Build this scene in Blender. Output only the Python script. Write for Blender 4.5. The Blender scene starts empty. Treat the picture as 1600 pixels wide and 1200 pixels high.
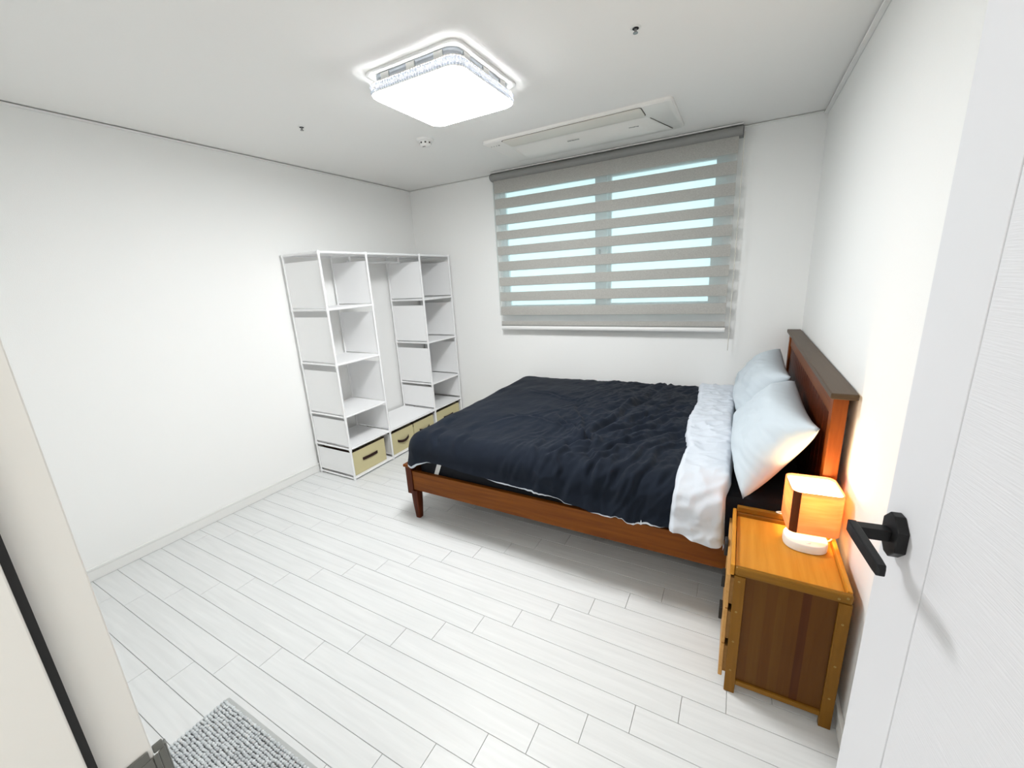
import bpy, bmesh, math, random
from mathutils import Vector, Matrix, noise

random.seed(7)
SC = bpy.context.scene
COL = SC.collection
R = math.radians

# ------------------------------------------------------------------ camera
W, H, YF = 3.275, 2.30, -3.243          # room width, height, front wall plane (window wall is y = 0)
FPX = 639.3
yaw, pitch, roll = -0.5124, -0.2531, -0.0546
fwd = Vector((math.sin(yaw)*math.cos(pitch), math.cos(yaw)*math.cos(pitch), math.sin(pitch)))
rt0 = Vector((math.cos(yaw), -math.sin(yaw), 0)); up0 = rt0.cross(fwd)
cr = math.cos(roll)*rt0 + math.sin(roll)*up0
cu = -math.sin(roll)*rt0 + math.cos(roll)*up0
cam = bpy.data.objects.new('camera', bpy.data.cameras.new('camera'))
COL.objects.link(cam)
m = Matrix((cr, cu, -fwd)).transposed().to_4x4()
m.translation = Vector((2.9006, -3.3354, 1.4338))
cam.matrix_world = m
cam.data.sensor_width = 36.0
cam.data.lens = FPX/1600*36.0
cam.data.clip_start = 0.02
SC.camera = cam

# ------------------------------------------------------------------ world, light levels, exposure
CEIL_LAMP = 60.0        # emission of the ceiling light's diffuser
TABLE_LAMP = 3.0        # watts of the bedside lamp's bulb
SKY = 2.35
wd = bpy.data.worlds.new('World'); SC.world = wd; wd.use_nodes = True
bg = wd.node_tree.nodes['Background']
bg.inputs[0].default_value = (0.66, 0.93, 1.0, 1); bg.inputs[1].default_value = SKY
hl = bpy.data.lights.new('door_frame_fill', 'AREA'); hl.energy = 14; hl.size = .4; hl.color = (1, .97, .92)  # unseen fill lamp, added in the hallway to brighten the door frame
ho = bpy.data.objects.new('door_frame_fill', hl); COL.objects.link(ho); ho.location = (2.75, -4.1, 2.27)
SC.view_settings.view_transform = 'Standard'
SC.view_settings.look = 'None'
SC.view_settings.gamma = 1.0
SC.view_settings.exposure = 0.0
SC.view_settings.use_curve_mapping = False

# ------------------------------------------------------------------ materials
def lin(c):
    return tuple(((v/255)/12.92 if v/255 <= 0.04045 else ((v/255+0.055)/1.055)**2.4) for v in c) + (1,)

def mat(name, rgb, rough=0.6, metal=0.0, spec=0.5, bump=None, var=None, sheen=0.0, coat=0.0):
    """rgb sRGB. bump=(scale,strength,stretch xyz)  var=(rgb2,scale,stretch xyz)"""
    M = bpy.data.materials.new(name); M.use_nodes = True
    nt = M.node_tree; b = nt.nodes['Principled BSDF']
    b.inputs['Base Color'].default_value = lin(rgb)
    if metal == 0 and rough < .5: spec = min(spec, .15)
    b.inputs['Specular IOR Level'].default_value = spec
    b.inputs['Roughness'].default_value = rough
    b.inputs['Metallic'].default_value = metal
    b.inputs['Sheen Weight'].default_value = sheen
    b.inputs['Coat Weight'].default_value = coat
    tc = nt.nodes.new('ShaderNodeTexCoord')
    def nz(scale, st, detail=3):
        mp = nt.nodes.new('ShaderNodeMapping'); mp.inputs['Scale'].default_value = st
        nt.links.new(tc.outputs['Object'], mp.inputs['Vector'])
        n = nt.nodes.new('ShaderNodeTexNoise'); n.inputs['Scale'].default_value = scale
        n.inputs['Detail'].default_value = detail
        nt.links.new(mp.outputs[0], n.inputs['Vector']); return n, mp
    if var:
        n, _ = nz(var[1], var[2], 5)
        cr_ = nt.nodes.new('ShaderNodeValToRGB')
        cr_.color_ramp.elements[0].position = 0.3; cr_.color_ramp.elements[1].position = 0.7
        cr_.color_ramp.elements[0].color = lin(rgb); cr_.color_ramp.elements[1].color = lin(var[0])
        nt.links.new(n.outputs['Fac'], cr_.inputs[0])
        nt.links.new(cr_.outputs[0], b.inputs['Base Color'])
    if bump:
        n, _ = nz(bump[0], bump[2])
        bp = nt.nodes.new('ShaderNodeBump'); bp.inputs['Strength'].default_value = bump[1]
        bp.inputs['Distance'].default_value = 0.002
        nt.links.new(n.outputs['Fac'], bp.inputs['Height']); nt.links.new(bp.outputs[0], b.inputs['Normal'])
    return M

def emit(name, rgb, s):
    M = bpy.data.materials.new(name); M.use_nodes = True
    nt = M.node_tree; nt.nodes.clear()
    e = nt.nodes.new('ShaderNodeEmission'); e.inputs[0].default_value = rgb+(1,); e.inputs[1].default_value = s
    o = nt.nodes.new('ShaderNodeOutputMaterial'); nt.links.new(e.outputs[0], o.inputs[0]); return M

def thin(name, rgb, trans, clear=0.0, rough_bump=None):
    """thin cloth or veneer: diffuse + translucent, with a share that is see-through (open weave)"""
    M = bpy.data.materials.new(name); M.use_nodes = True
    nt = M.node_tree; nt.nodes.clear()
    d = nt.nodes.new('ShaderNodeBsdfDiffuse'); t = nt.nodes.new('ShaderNodeBsdfTranslucent')
    d.inputs[0].default_value = lin(rgb); t.inputs[0].default_value = lin(rgb)
    mx = nt.nodes.new('ShaderNodeMixShader'); mx.inputs[0].default_value = trans
    nt.links.new(d.outputs[0], mx.inputs[1]); nt.links.new(t.outputs[0], mx.inputs[2])
    out = nt.nodes.new('ShaderNodeOutputMaterial'); last = mx
    if rough_bump:
        tc = nt.nodes.new('ShaderNodeTexCoord'); mp = nt.nodes.new('ShaderNodeMapping')
        mp.inputs['Scale'].default_value = rough_bump[1]
        n = nt.nodes.new('ShaderNodeTexNoise'); n.inputs['Scale'].default_value = rough_bump[0]; n.inputs['Detail'].default_value = 4
        cr_ = nt.nodes.new('ShaderNodeValToRGB')
        cr_.color_ramp.elements[0].position = .3; cr_.color_ramp.elements[1].position = .7
        cr_.color_ramp.elements[0].color = lin(rough_bump[2]); cr_.color_ramp.elements[1].color = lin(rgb)
        nt.links.new(tc.outputs['Object'], mp.inputs[0]); nt.links.new(mp.outputs[0], n.inputs['Vector'])
        nt.links.new(n.outputs['Fac'], cr_.inputs[0])
        nt.links.new(cr_.outputs[0], d.inputs[0]); nt.links.new(cr_.outputs[0], t.inputs[0])
    if clear > 0:
        tr = nt.nodes.new('ShaderNodeBsdfTransparent'); m2 = nt.nodes.new('ShaderNodeMixShader')
        m2.inputs[0].default_value = clear
        nt.links.new(mx.outputs[0], m2.inputs[1]); nt.links.new(tr.outputs[0], m2.inputs[2]); last = m2
    nt.links.new(last.outputs[0], out.inputs[0]); return M

def glass_mat(name):
    M = bpy.data.materials.new(name); M.use_nodes = True
    nt = M.node_tree; nt.nodes.clear()
    tr = nt.nodes.new('ShaderNodeBsdfTransparent'); tr.inputs[0].default_value = (.93, .98, .97, 1)
    g = nt.nodes.new('ShaderNodeBsdfGlossy'); g.inputs['Roughness'].default_value = .02
    fr = nt.nodes.new('ShaderNodeFresnel'); fr.inputs[0].default_value = 1.45
    mx = nt.nodes.new('ShaderNodeMixShader'); out = nt.nodes.new('ShaderNodeOutputMaterial')
    nt.links.new(fr.outputs[0], mx.inputs[0]); nt.links.new(tr.outputs[0], mx.inputs[1]); nt.links.new(g.outputs[0], mx.inputs[2])
    nt.links.new(mx.outputs[0], out.inputs[0]); return M

def wood(name, c1, c2, axis='z', rough=0.4, dens=1.0, coat=0.0, rnd=False):
    M = mat(name, c1, rough, coat=coat)
    nt = M.node_tree; b = nt.nodes['Principled BSDF']
    tc = nt.nodes.new('ShaderNodeTexCoord'); mp = nt.nodes.new('ShaderNodeMapping')
    s = [34*dens]*3; s['xyz'.index(axis)] = 2.2*dens
    mp.inputs['Scale'].default_value = s
    n = nt.nodes.new('ShaderNodeTexNoise'); n.inputs['Scale'].default_value = 1.6
    n.inputs['Detail'].default_value = 7; n.inputs['Distortion'].default_value = .6
    cr_ = nt.nodes.new('ShaderNodeValToRGB')
    cr_.color_ramp.elements[0].position = .28; cr_.color_ramp.elements[1].position = .75
    cr_.color_ramp.elements[0].color = lin(c1); cr_.color_ramp.elements[1].color = lin(c2)
    if rnd:
        oi = nt.nodes.new('ShaderNodeObjectInfo'); va = nt.nodes.new('ShaderNodeVectorMath'); va.operation = 'ADD'
        ml = nt.nodes.new('ShaderNodeMath'); ml.operation = 'MULTIPLY'; ml.inputs[1].default_value = 37
        nt.links.new(oi.outputs['Random'], ml.inputs[0])
        nt.links.new(tc.outputs['Object'], va.inputs[0]); nt.links.new(ml.outputs[0], va.inputs[1])
        nt.links.new(va.outputs[0], mp.inputs[0])
    else:
        nt.links.new(tc.outputs['Object'], mp.inputs[0])
    nt.links.new(mp.outputs[0], n.inputs['Vector']); nt.links.new(n.outputs['Fac'], cr_.inputs[0])
    nt.links.new(cr_.outputs[0], b.inputs['Base Color'])
    bp = nt.nodes.new('ShaderNodeBump'); bp.inputs['Strength'].default_value = .12; bp.inputs['Distance'].default_value = .001
    nt.links.new(n.outputs['Fac'], bp.inputs['Height']); nt.links.new(bp.outputs[0], b.inputs['Normal'])
    return M

M_wall = mat('wallpaper', (249, 249, 247), .75, spec=.3, bump=(260, .18, (1, 1, 1)))
M_ceil = mat('ceiling_paper', (247, 246, 243), .8, spec=.2, bump=(300, .1, (1, 1, 1)))
M_trimw = mat('white_trim', (240, 240, 237), .4)
M_floorbase = mat('floor_joint', (190, 189, 185), .8)
M_plank = wood('white_oak_laminate', (217, 218, 217), (227, 228, 227), 'x', .34, .9, rnd=True)
M_pvc = mat('window_pvc', (238, 239, 236), .35)
M_glass = glass_mat('window_glass')
M_steel = mat('white_tube', (246, 246, 246), .35)
M_pp = mat('white_sheet', (250, 250, 250), .5)
M_joint = mat('joint_plug', (90, 92, 95), .5)
M_bin = mat('cream_canvas', (214, 204, 160), .85, spec=.2, bump=(500, .3, (1, 1, 1)))
M_binbrown = mat('brown_tape', (52, 34, 30), .8, spec=.2)
M_bedwood = wood('walnut_stain', (108, 56, 12), (134, 76, 20), 'x', .42, 1.0)
M_bedwood_y = wood('walnut_stain_across', (104, 52, 12), (128, 70, 20), 'y', .42, 1.0)
M_bedwood_z = wood('walnut_stain_upright', (66, 27, 10), (96, 42, 15), 'z', .42, 1.0)
M_postwood = wood('post_wood', (120, 58, 18), (146, 78, 28), 'z', .4, 1.0)
M_capwood = wood('cap_wood', (78, 62, 46), (86, 70, 52), 'y', .4, 1.0)
M_black = mat('black_sheet', (24, 26, 32), .8, spec=.25, bump=(400, .3, (1, 1, 1)))
M_strap = mat('white_elastic', (225, 225, 222), .7)
M_navy = mat('navy_cotton', (18, 25, 36), .85, spec=.15, sheen=.05, bump=(420, .25, (1, 1, 1)), var=((22, 29, 41), 6, (1, 1, 1)))
M_pale = mat('pale_cotton', (207, 213, 221), .75, spec=.3, sheen=.05, bump=(420, .2, (1, 1, 1)))
M_pillow = mat('pale_blue_cotton', (200, 210, 217), .75, spec=.3, sheen=.05, bump=(420, .2, (1, 1, 1)))
M_bamboo_shaded_x = wood('bamboo_shaded_x', (124, 84, 24), (142, 98, 32), 'x', .38, 1.3)  # darker than the top: shade of the nightstand's side put into the colour
M_bamboo_y = wood('bamboo_y', (192, 128, 42), (208, 146, 56), 'y', .33, 1.0)
M_bamboo_shaded_z = wood('bamboo_shaded_z', (122, 82, 23), (138, 94, 31), 'z', .38, 1.3)  # same bamboo for the legs, side shade in its colour
M_slats = [wood('panel_strip_%s' % w_, c1, c2, 'z', .4, 1.3) for w_, c1, c2 in (  # side panel wood tones, darkened with the shade on that side
    ('brown', (88, 52, 14), (97, 60, 19)), ('dark', (74, 36, 12), (82, 44, 15)), ('tan', (94, 58, 17), (102, 66, 22)))]
M_drawer = wood('drawer_front', (190, 140, 78), (206, 158, 96), 'y', .4, 1.2)
M_tab = mat('black_leather', (22, 22, 24), .55)
M_screw = mat('screw_cap', (176, 150, 92), .4)
M_white_plastic = mat('white_plastic', (236, 232, 224), .4)
M_veneer = thin('shade_veneer', (236, 190, 142), .42, 0, (1.6, (6, 6, 60), (224, 172, 122)))
M_darkpost = wood('shade_corner', (84, 40, 18), (104, 54, 26), 'z', .45)
M_bulb = emit('bulb_glow', (1.0, .70, .34), 8)
M_lampdiff = emit('lamp_diffuser', (1.0, .66, .32), 21)
M_acw = mat('ac_plastic', (243, 241, 236), .4)
M_acgrille = mat('ac_grille', (234, 230, 220), .5, bump=(900, .3, (1, .2, 1)))
M_acdark = mat('ac_gap', (96, 90, 80), .7)
M_ink = mat('print_grey', (96, 98, 94), .6)
M_chrome = mat('chrome', (190, 196, 205), .12, metal=1.0)
M_crystal = thin('crystal_acrylic', (196, 202, 214), .22, .05)
M_skirt = emit('light_guide', (.965, .985, 1.0), .9)
M_diff = emit('light_diffuser', (.965, .985, 1.0), CEIL_LAMP)
M_dark = mat('dark_slot', (22, 22, 26), .6)
M_brass = mat('sprinkler_metal', (150, 150, 148), .3, metal=1.0)
M_blind = thin('blind_cloth', (226, 224, 219), .42, .02, (1.2, (90, 90, 260), (206, 204, 199)))
M_sheer = thin('blind_sheer', (235, 238, 238), .5, .80)
M_blindcover = mat('blind_cover', (152, 152, 149), .8, spec=.2, bump=(500, .3, (.3, 1, 1)))
M_blindrail = mat('blind_rail', (236, 236, 234), .35)
M_bead = mat('bead_chain', (225, 222, 212), .4)
M_door = mat('door_film', (229, 229, 232), .5)
M_doorgrain = mat('door_film_grain', (229, 229, 232), .55, bump=(1.0, .38, (18, 500, 420)))
M_jamb = mat('door_frame', (232, 231, 227), .5)
M_seal = mat('rubber_seal', (12, 12, 14), .6)
M_handle = mat('black_metal', (32, 32, 33), .38)
M_strike = mat('strike_metal', (112, 113, 108), .42, metal=.6)
M_matpile = mat('chenille', (222, 226, 226), .95, spec=.1, sheen=.2, var=((196, 200, 202), 40, (1, 1, 1)))
M_matbase = mat('mat_hem', (186, 188, 186), .9, spec=.1)

# ------------------------------------------------------------------ mesh helpers
class MB:
    def __init__(s): s.v = []; s.f = []
    def add(s, vs, fs):
        o = len(s.v); s.v += [tuple(p) for p in vs]; s.f += [tuple(i+o for i in f) for f in fs]; return s
    def box(s, x0, x1, y0, y1, z0, z1):
        return s.add([(x, y, z) for z in (z0, z1) for y in (y0, y1) for x in (x0, x1)],
                     [(0, 2, 3, 1), (4, 5, 7, 6), (0, 1, 5, 4), (2, 6, 7, 3), (0, 4, 6, 2), (1, 3, 7, 5)])
    def bar(s, a, b, w, d=None):                    # square bar between two points
        a, b = Vector(a), Vector(b); d = d or w
        t = (b-a).normalized(); u = t.orthogonal().normalized() if abs(t.z) < .9 else Vector((1, 0, 0))
        if abs(t.z) < .9: u = Vector((0, 0, 1)).cross(t).normalized()
        v = t.cross(u)
        ps = [p+u*w/2*i+v*d/2*j for p in (a, b) for i, j in ((-1, -1), (1, -1), (1, 1), (-1, 1))]
        return s.add(ps, [(3, 2, 1, 0), (4, 5, 6, 7)]+[(k, (k+1) % 4, 4+(k+1) % 4, 4+k) for k in range(4)])
    def tube(s, pts, r, n=10):
        pts = [Vector(p) for p in pts]; rings = []
        rr = r if isinstance(r, (list, tuple)) else [r]*len(pts)
        t0 = (pts[1]-pts[0]).normalized(); u = t0.orthogonal().normalized()
        for i, p in enumerate(pts):
            t = (pts[min(i+1, len(pts)-1)]-pts[max(i-1, 0)]).normalized()
            u = (u-t*u.dot(t)).normalized(); v = t.cross(u)
            rings.append([p+(u*math.cos(2*math.pi*k/n)+v*math.sin(2*math.pi*k/n))*rr[i] for k in range(n)])
        vs = [q for g in rings for q in g]
        fs = [(i*n+k, i*n+(k+1) % n, (i+1)*n+(k+1) % n, (i+1)*n+k) for i in range(len(pts)-1) for k in range(n)]
        fs += [tuple(range(n-1, -1, -1)), tuple((len(pts)-1)*n+k for k in range(n))]
        return s.add(vs, fs)
    def lathe(s, prof, c, n=32):                    # prof list of (r,z) ; closed by caps
        vs = [(c[0]+r*math.cos(2*math.pi*k/n), c[1]+r*math.sin(2*math.pi*k/n), c[2]+z) for r, z in prof for k in range(n)]
        fs = [(i*n+k, i*n+(k+1) % n, (i+1)*n+(k+1) % n, (i+1)*n+k) for i in range(len(prof)-1) for k in range(n)]
        fs += [tuple(range(n-1, -1, -1)), tuple((len(prof)-1)*n+k for k in range(n))]
        return s.add(vs, fs)
    def loft(s, loops, caps=True):                  # list of loops with the same count
        n = len(loops[0]); vs = [p for l in loops for p in l]
        fs = [(i*n+k, i*n+(k+1) % n, (i+1)*n+(k+1) % n, (i+1)*n+k) for i in range(len(loops)-1) for k in range(n)]
        if caps: fs += [tuple(range(n-1, -1, -1)), tuple((len(loops)-1)*n+k for k in range(n))]
        return s.add(vs, fs)
    def grid(s, rows):
        n = len(rows[0]); vs = [p for r_ in rows for p in r_]
        return s.add(vs, [(i*n+k, i*n+k+1, (i+1)*n+k+1, (i+1)*n+k) for i in range(len(rows)-1) for k in range(n-1)])
    def build(s, name, material, parent=None, bevel=0, smooth=False, seg=2, angle=40, fix=True):
        off = Vector((0, 0, 0)); q = parent
        while q: off = off+q.location; q = q.parent
        me = bpy.data.meshes.new(name)
        me.from_pydata([tuple(Vector(p)-off) for p in s.v], [], s.f)
        if fix:
            bm = bmesh.new(); bm.from_mesh(me); bmesh.ops.recalc_face_normals(bm, faces=bm.faces); bm.to_mesh(me); bm.free()
        me.materials.append(material)
        o = bpy.data.objects.new(name, me); COL.objects.link(o)
        if parent: o.parent = parent
        if smooth:
            for p in me.polygons: p.use_smooth = True
            if smooth != 'all': me.set_sharp_from_angle(angle=R(angle))
        if bevel:
            b = o.modifiers.new('bevel', 'BEVEL'); b.width = bevel; b.segments = seg; b.limit_method = 'ANGLE'; b.angle_limit = R(35)
        return o

def rrect(cx, cy, z, w, d, r, n=6, rot=0):
    pts = []
    for sx, sy, a0 in ((1, 1, 0), (-1, 1, 90), (-1, -1, 180), (1, -1, 270)):
        for k in range(n+1):
            a = R(a0+90*k/n)
            x = sx*(w/2-r)+r*math.cos(a); y = sy*(d/2-r)+r*math.sin(a)
            c, s_ = math.cos(rot), math.sin(rot)
            pts.append((cx+x*c-y*s_, cy+x*s_+y*c, z))
    return pts

def empty(name, label, cat, loc, group=None, rz=0):
    o = bpy.data.objects.new(name, None); COL.objects.link(o); o.location = loc; o.rotation_euler.z = rz
    o.empty_display_size = .05
    return tag(o, label, cat, group)
def tag(o, label, cat, group=None):
    o['label'] = label; o['category'] = cat
    if group: o['group'] = group
    return o
def struct(o, label=None):
    o['kind'] = 'structure'
    if label: o['label'] = label
    return o
def dup(o, parent=None, loc=None):
    c = o.copy(); COL.objects.link(c); c.parent = parent
    if loc is not None: c.location = loc
    return c
def text_obj(name, body, size, M, parent, mw):
    cu_ = bpy.data.curves.new('text_curve', 'FONT'); cu_.body = body; cu_.size = size; cu_.extrude = .0004
    cu_.align_x = 'CENTER'; cu_.align_y = 'CENTER'
    t = bpy.data.objects.new('text_tmp', cu_); COL.objects.link(t)
    dg = bpy.context.evaluated_depsgraph_get()
    me = bpy.data.meshes.new_from_object(t.evaluated_get(dg))
    bpy.data.objects.remove(t); bpy.data.curves.remove(cu_)
    me.transform(mw); me.materials.clear(); me.materials.append(M); me.name = name
    o = bpy.data.objects.new(name, me); COL.objects.link(o); o.parent = parent
    return o

# ================================================================== THE ROOM
HY = -4.75      # end of the hallway outside the door
floor = struct(MB().box(-.15, W+.15, HY-.1, .15, -.08, -.006).build('floor', M_floorbase), 'white laminate floor of staggered oak grain planks')
PW, PL = .1007, .81
def plank_mesh(L):
    g, c = .0008, .0007
    x0, x1, y0, y1 = g, L-g, g, PW-g
    vs = [(x0, y0, 0), (x1, y0, 0), (x1, y1, 0), (x0, y1, 0)]
    vs = [(x, y, -.006) for x, y, _ in vs]+[(x, y, -c) for x, y, _ in vs]+[(x0+c, y0+c, 0), (x1-c, y0+c, 0), (x1-c, y1-c, 0), (x0+c, y1-c, 0)]
    fs = [(k, (k+1) % 4, 4+(k+1) % 4, 4+k) for k in range(4)]+[(4+k, 4+(k+1) % 4, 8+(k+1) % 4, 8+k) for k in range(4)]+[(8, 9, 10, 11)]
    me = bpy.data.meshes.new('plank'); me.from_pydata(vs, [], fs); me.materials.append(M_plank); return me
full = plank_mesh(PL)
row0 = -1.7175          # a joint line
k0 = -int(1.7175/PW)-1
for k in range(k0, 16):
    ytop = row0-k*PW; ybot = ytop-PW
    if ybot > 0: continue
    if ytop < YF: break
    xs = (2.556-.1352*k) % PL-PL
    x = xs
    while x < W:
        a, b = max(x, 0.0), min(x+PL, W)
        if b-a > .01:
            me = full if (b-a) > PL-1e-6 else plank_mesh(b-a)
            o = bpy.data.objects.new('plank', me); COL.objects.link(o); o.parent = floor; o.location = (a, ybot, 0)
        x += PL
# planks of the hallway outside the door, past the joint of the threshold
for k in range(16, 31):
    o = bpy.data.objects.new('plank', full); COL.objects.link(o); o.parent = floor; o.location = (2.42-.0*k, row0-(k+1)*PW, 0)

struct(MB().box(-.15, W+.15, HY-.1, .2, H, H+.12).build('ceiling', M_ceil), 'white papered ceiling')
struct(MB().box(-.15, 0, YF-.18, .2, -.08, H).build('wall_left', M_wall), 'white papered wall behind the tube shelf')
struct(MB().box(W, W+.15, HY, .2, -.08, H).build('wall_right', M_wall), 'white papered wall behind the headboard')
WX0, WX1, WZ0, WZ1 = .94, 2.80, 1.10, 2.24
wb = MB()
wb.box(-.0, WX0, 0, .2, -.08, H).box(WX1, W, 0, .2, -.08, H).box(WX0, WX1, 0, .2, -.08, WZ0).box(WX0, WX1, 0, .2, WZ1, H)
struct(wb.build('wall_back', M_wall), 'white papered wall with the window')
DX0, DX1, DZ = 2.338, 3.262, 2.12
wf = MB().box(0, DX0, YF-.18, YF, -.08, H).box(DX1, W, YF-.18, YF, -.08, H).box(DX0, DX1, YF-.18, YF, DZ, H)
struct(wf.build('wall_front', M_wall), 'white wall around the doorway')
struct(MB().box(DX0-.6, DX0-.5, HY, YF-.18, -.08, H).build('wall_hallway', M_wall), 'hallway wall outside the doorway')
struct(MB().box(DX0-.6, W, HY-.1, HY, -.08, H).build('wall_hallway', M_wall), 'end wall of the hallway')

def baseboard(name, x0, x1, y0, y1, axis, side):
    # flat board with a proud bead along its top
    b = MB(); h = .058
    if axis == 'y':
        xa, xb = (x0, x0+.010) if side > 0 else (x0-.010, x0); xc, xd = (x0, x0+.013) if side > 0 else (x0-.013, x0)
        b.box(xa, xb, y0, y1, .0005, h).box(xc, xd, y0, y1, h+.0008, .072)
    else:
        ya, yb = (y0, y0+.010) if side > 0 else (y0-.010, y0); yc, yd = (y0, y0+.013) if side > 0 else (y0-.013, y0)
        b.box(x0, x1, ya, yb, .0005, h).box(x0, x1, yc, yd, h+.0008, .072)
    return struct(b.build(name, M_trimw, bevel=.0025))
baseboard('baseboard_left', 0, 0, YF, 0, 'y', 1)
baseboard('baseboard_right', W, W, YF+.02, 0, 'y', -1)
baseboard('baseboard_back', .014, W-.014, 0, 0, 'x', -1)
baseboard('baseboard_front', .014, DX0, YF, YF, 'x', 1)
# slim cornice strips under the ceiling
struct(MB().box(.0, .016, YF, 0, H-.014, H-.004).build('trim_1', M_trimw, bevel=.003))
struct(MB().box(W-.022, W, YF, -.0, H-.022, H-.012).box(W-.014, W, YF, 0, H-.012, H-.001).build('trim_2', M_trimw, bevel=.003))
struct(MB().box(.016, W-.022, -.012, 0, H-.010, H-.003).build('trim_3', M_trimw, bevel=.002))

# ------------------------------------------------------------------ window_1: sliding two sash window
wn = MB(); fw = .045
wn.box(WX0, WX0+fw, .02, .15, WZ0, WZ1).box(WX1-fw, WX1, .02, .15, WZ0, WZ1)
wn.box(WX0+fw, WX1-fw, .02, .15, WZ0, WZ0+fw).box(WX0+fw, WX1-fw, .02, .15, WZ1-fw, WZ1)
window = struct(wn.build('window_1', M_pvc, bevel=.003), 'white sliding window behind the blind')
def sash(x0, x1, y, wl, wr):
    z0, z1 = WZ0+fw, WZ1-fw; t = .045
    b = MB().box(x0, x0+wl, y-.018, y+.018, z0, z1).box(x1-wr, x1, y-.018, y+.018, z0, z1)
    b.box(x0+wl, x1-wr, y-.018, y+.018, z0, z0+t).box(x0+wl, x1-wr, y-.018, y+.018, z1-t, z1)
    s_ = b.build('sash', M_pvc, window, bevel=.003)
    MB().box(x0+wl+.0005, x1-wr-.0005, y-.003, y+.003, z0+t+.0005, z1-t-.0005).build('pane', M_glass, s_)
    return s_
s1 = sash(WX0+fw, 1.935, .055, .05, .095)
s2 = sash(1.885, WX1-fw, .105, .07, .07)
MB().box(1.873, 1.888, .026, .037, 1.50, 1.62).build('sash_latch', M_joint, window, bevel=.003)
MB().box(WX0+.05, WX1-.05, .15, .158, WZ0+.02, WZ0+.05).build('outer_sill', M_pvc, window)

# ------------------------------------------------------------------ door_1 (open, hinged at the right) and its frame
DA = math.atan2(-.9936, .113)
door = MB()
T, DL, DH = .036, .80, 2.09
g1, g2 = .140, .66
door.box(0, g1-.003, 0, T, .008, DH).box(g2+.003, DL, 0, T, .008, DH)
door.box(g1-.003, g2+.003, .003, T, .008, DH)
leaf = door.build('door_1', M_door, bevel=.0012)
leaf.location = (3.153, -2.47, 0); leaf.rotation_euler.z = DA
struct(leaf, 'white room door standing open beside the nightstand')
def dchild(mb, name, M, parent=leaf, **k):
    # door parts are laid out in the door's own frame (x along the leaf, -y out of its face)
    me_o = mb.build(name, M, None, **k); me_o.parent = parent; return me_o
dchild(MB().box(g1, g2, .0, .004, .009, DH-.001), 'door_panel', M_doorgrain, bevel=.0012)
hs, hz = .056, .992
c = .019; hw, hh = .027, .037
octo = [(-hw+c, -hh), (hw-c, -hh), (hw, -hh+c), (hw, hh-c), (hw-c, hh), (-hw+c, hh), (-hw, hh-c), (-hw, -hh+c)]
rose = MB().loft([[(hs+u, y, hz+v) for u, v in octo] for y in (-.0002, -.015)])
dchild(rose, 'handle_rose', M_handle, bevel=.0015)
lv = MB()
lv.box(hs-.010, hs+.010, -.062, -.0155, hz-.010, hz+.010)
dchild(lv, 'handle_neck', M_handle, bevel=.0015)
lv = MB().loft([[(s_, y, hz+z) for y, z in ((-.062-a, -b), (-.062-a, b), (-.062+a, b), (-.062+a, -b))]
                for s_, a, b in ((hs-.012, .006, .0105), (hs+.012, .0065, .0105), (hs+.095, .006, .010), (hs+.108, .0055, .0095), (hs+.115, .003, .005))])
dchild(lv, 'lever', M_handle, bevel=.0015)

jx = 2.37
fr = MB().box(DX0, jx, YF-.18, YF, .0, DZ).box(3.254, DX1, YF-.18, YF, 0, DZ).box(jx, 3.254, YF-.18, YF, DZ-.022, DZ)
# door stops
fr.box(jx, jx+.012, YF-.18, YF-.0455, 0, DZ-.022)
frame = struct(fr.build('trim_4', M_jamb, bevel=.0015), 'pale door frame at the left edge of the doorway')
MB().box(jx, jx+.009, YF-.0455, YF-.0395, 0, DZ-.022).build('rubber_seal', M_seal, frame)
# strike plate with a lip curling round the edge of the jamb, one notch cut in it
sp = MB()
zt = .957
def ribbon(z0, z1, ext):
    path = [(jx+.0004, YF-.036), (jx+.0004, YF-.002), (jx-.0005, YF+.003), (jx-.004, YF+.006+ext), (jx-.012, YF+.008+ext)]
    th = .0022
    for (xa, ya), (xb, yb) in zip(path[:-1], path[1:]):
        dx, dy = xb-xa, yb-ya; L = math.hypot(dx, dy); nx, ny = dy/L*th, -dx/L*th
        sp.add([(xa, ya, z0), (xb, yb, z0), (xb+nx, yb+ny, z0), (xa+nx, ya+ny, z0),
                (xa, ya, z1), (xb, yb, z1), (xb+nx, yb+ny, z1), (xa+nx, ya+ny, z1)],
               [(3, 2, 1, 0), (4, 5, 6, 7), (0, 1, 5, 4), (1, 2, 6, 5), (2, 3, 7, 6), (3, 0, 4, 7)])
ribbon(zt-.16, zt-.012, .004)
sp.box(jx+.0004, jx+.0026, YF-.036, YF-.004, zt-.012, zt)
sp.box(jx-.004, jx-.0005, YF+.0005, YF+.010, zt-.012, zt-.002)
sp.build('strike_plate', M_strike, frame, bevel=.0012)

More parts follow.
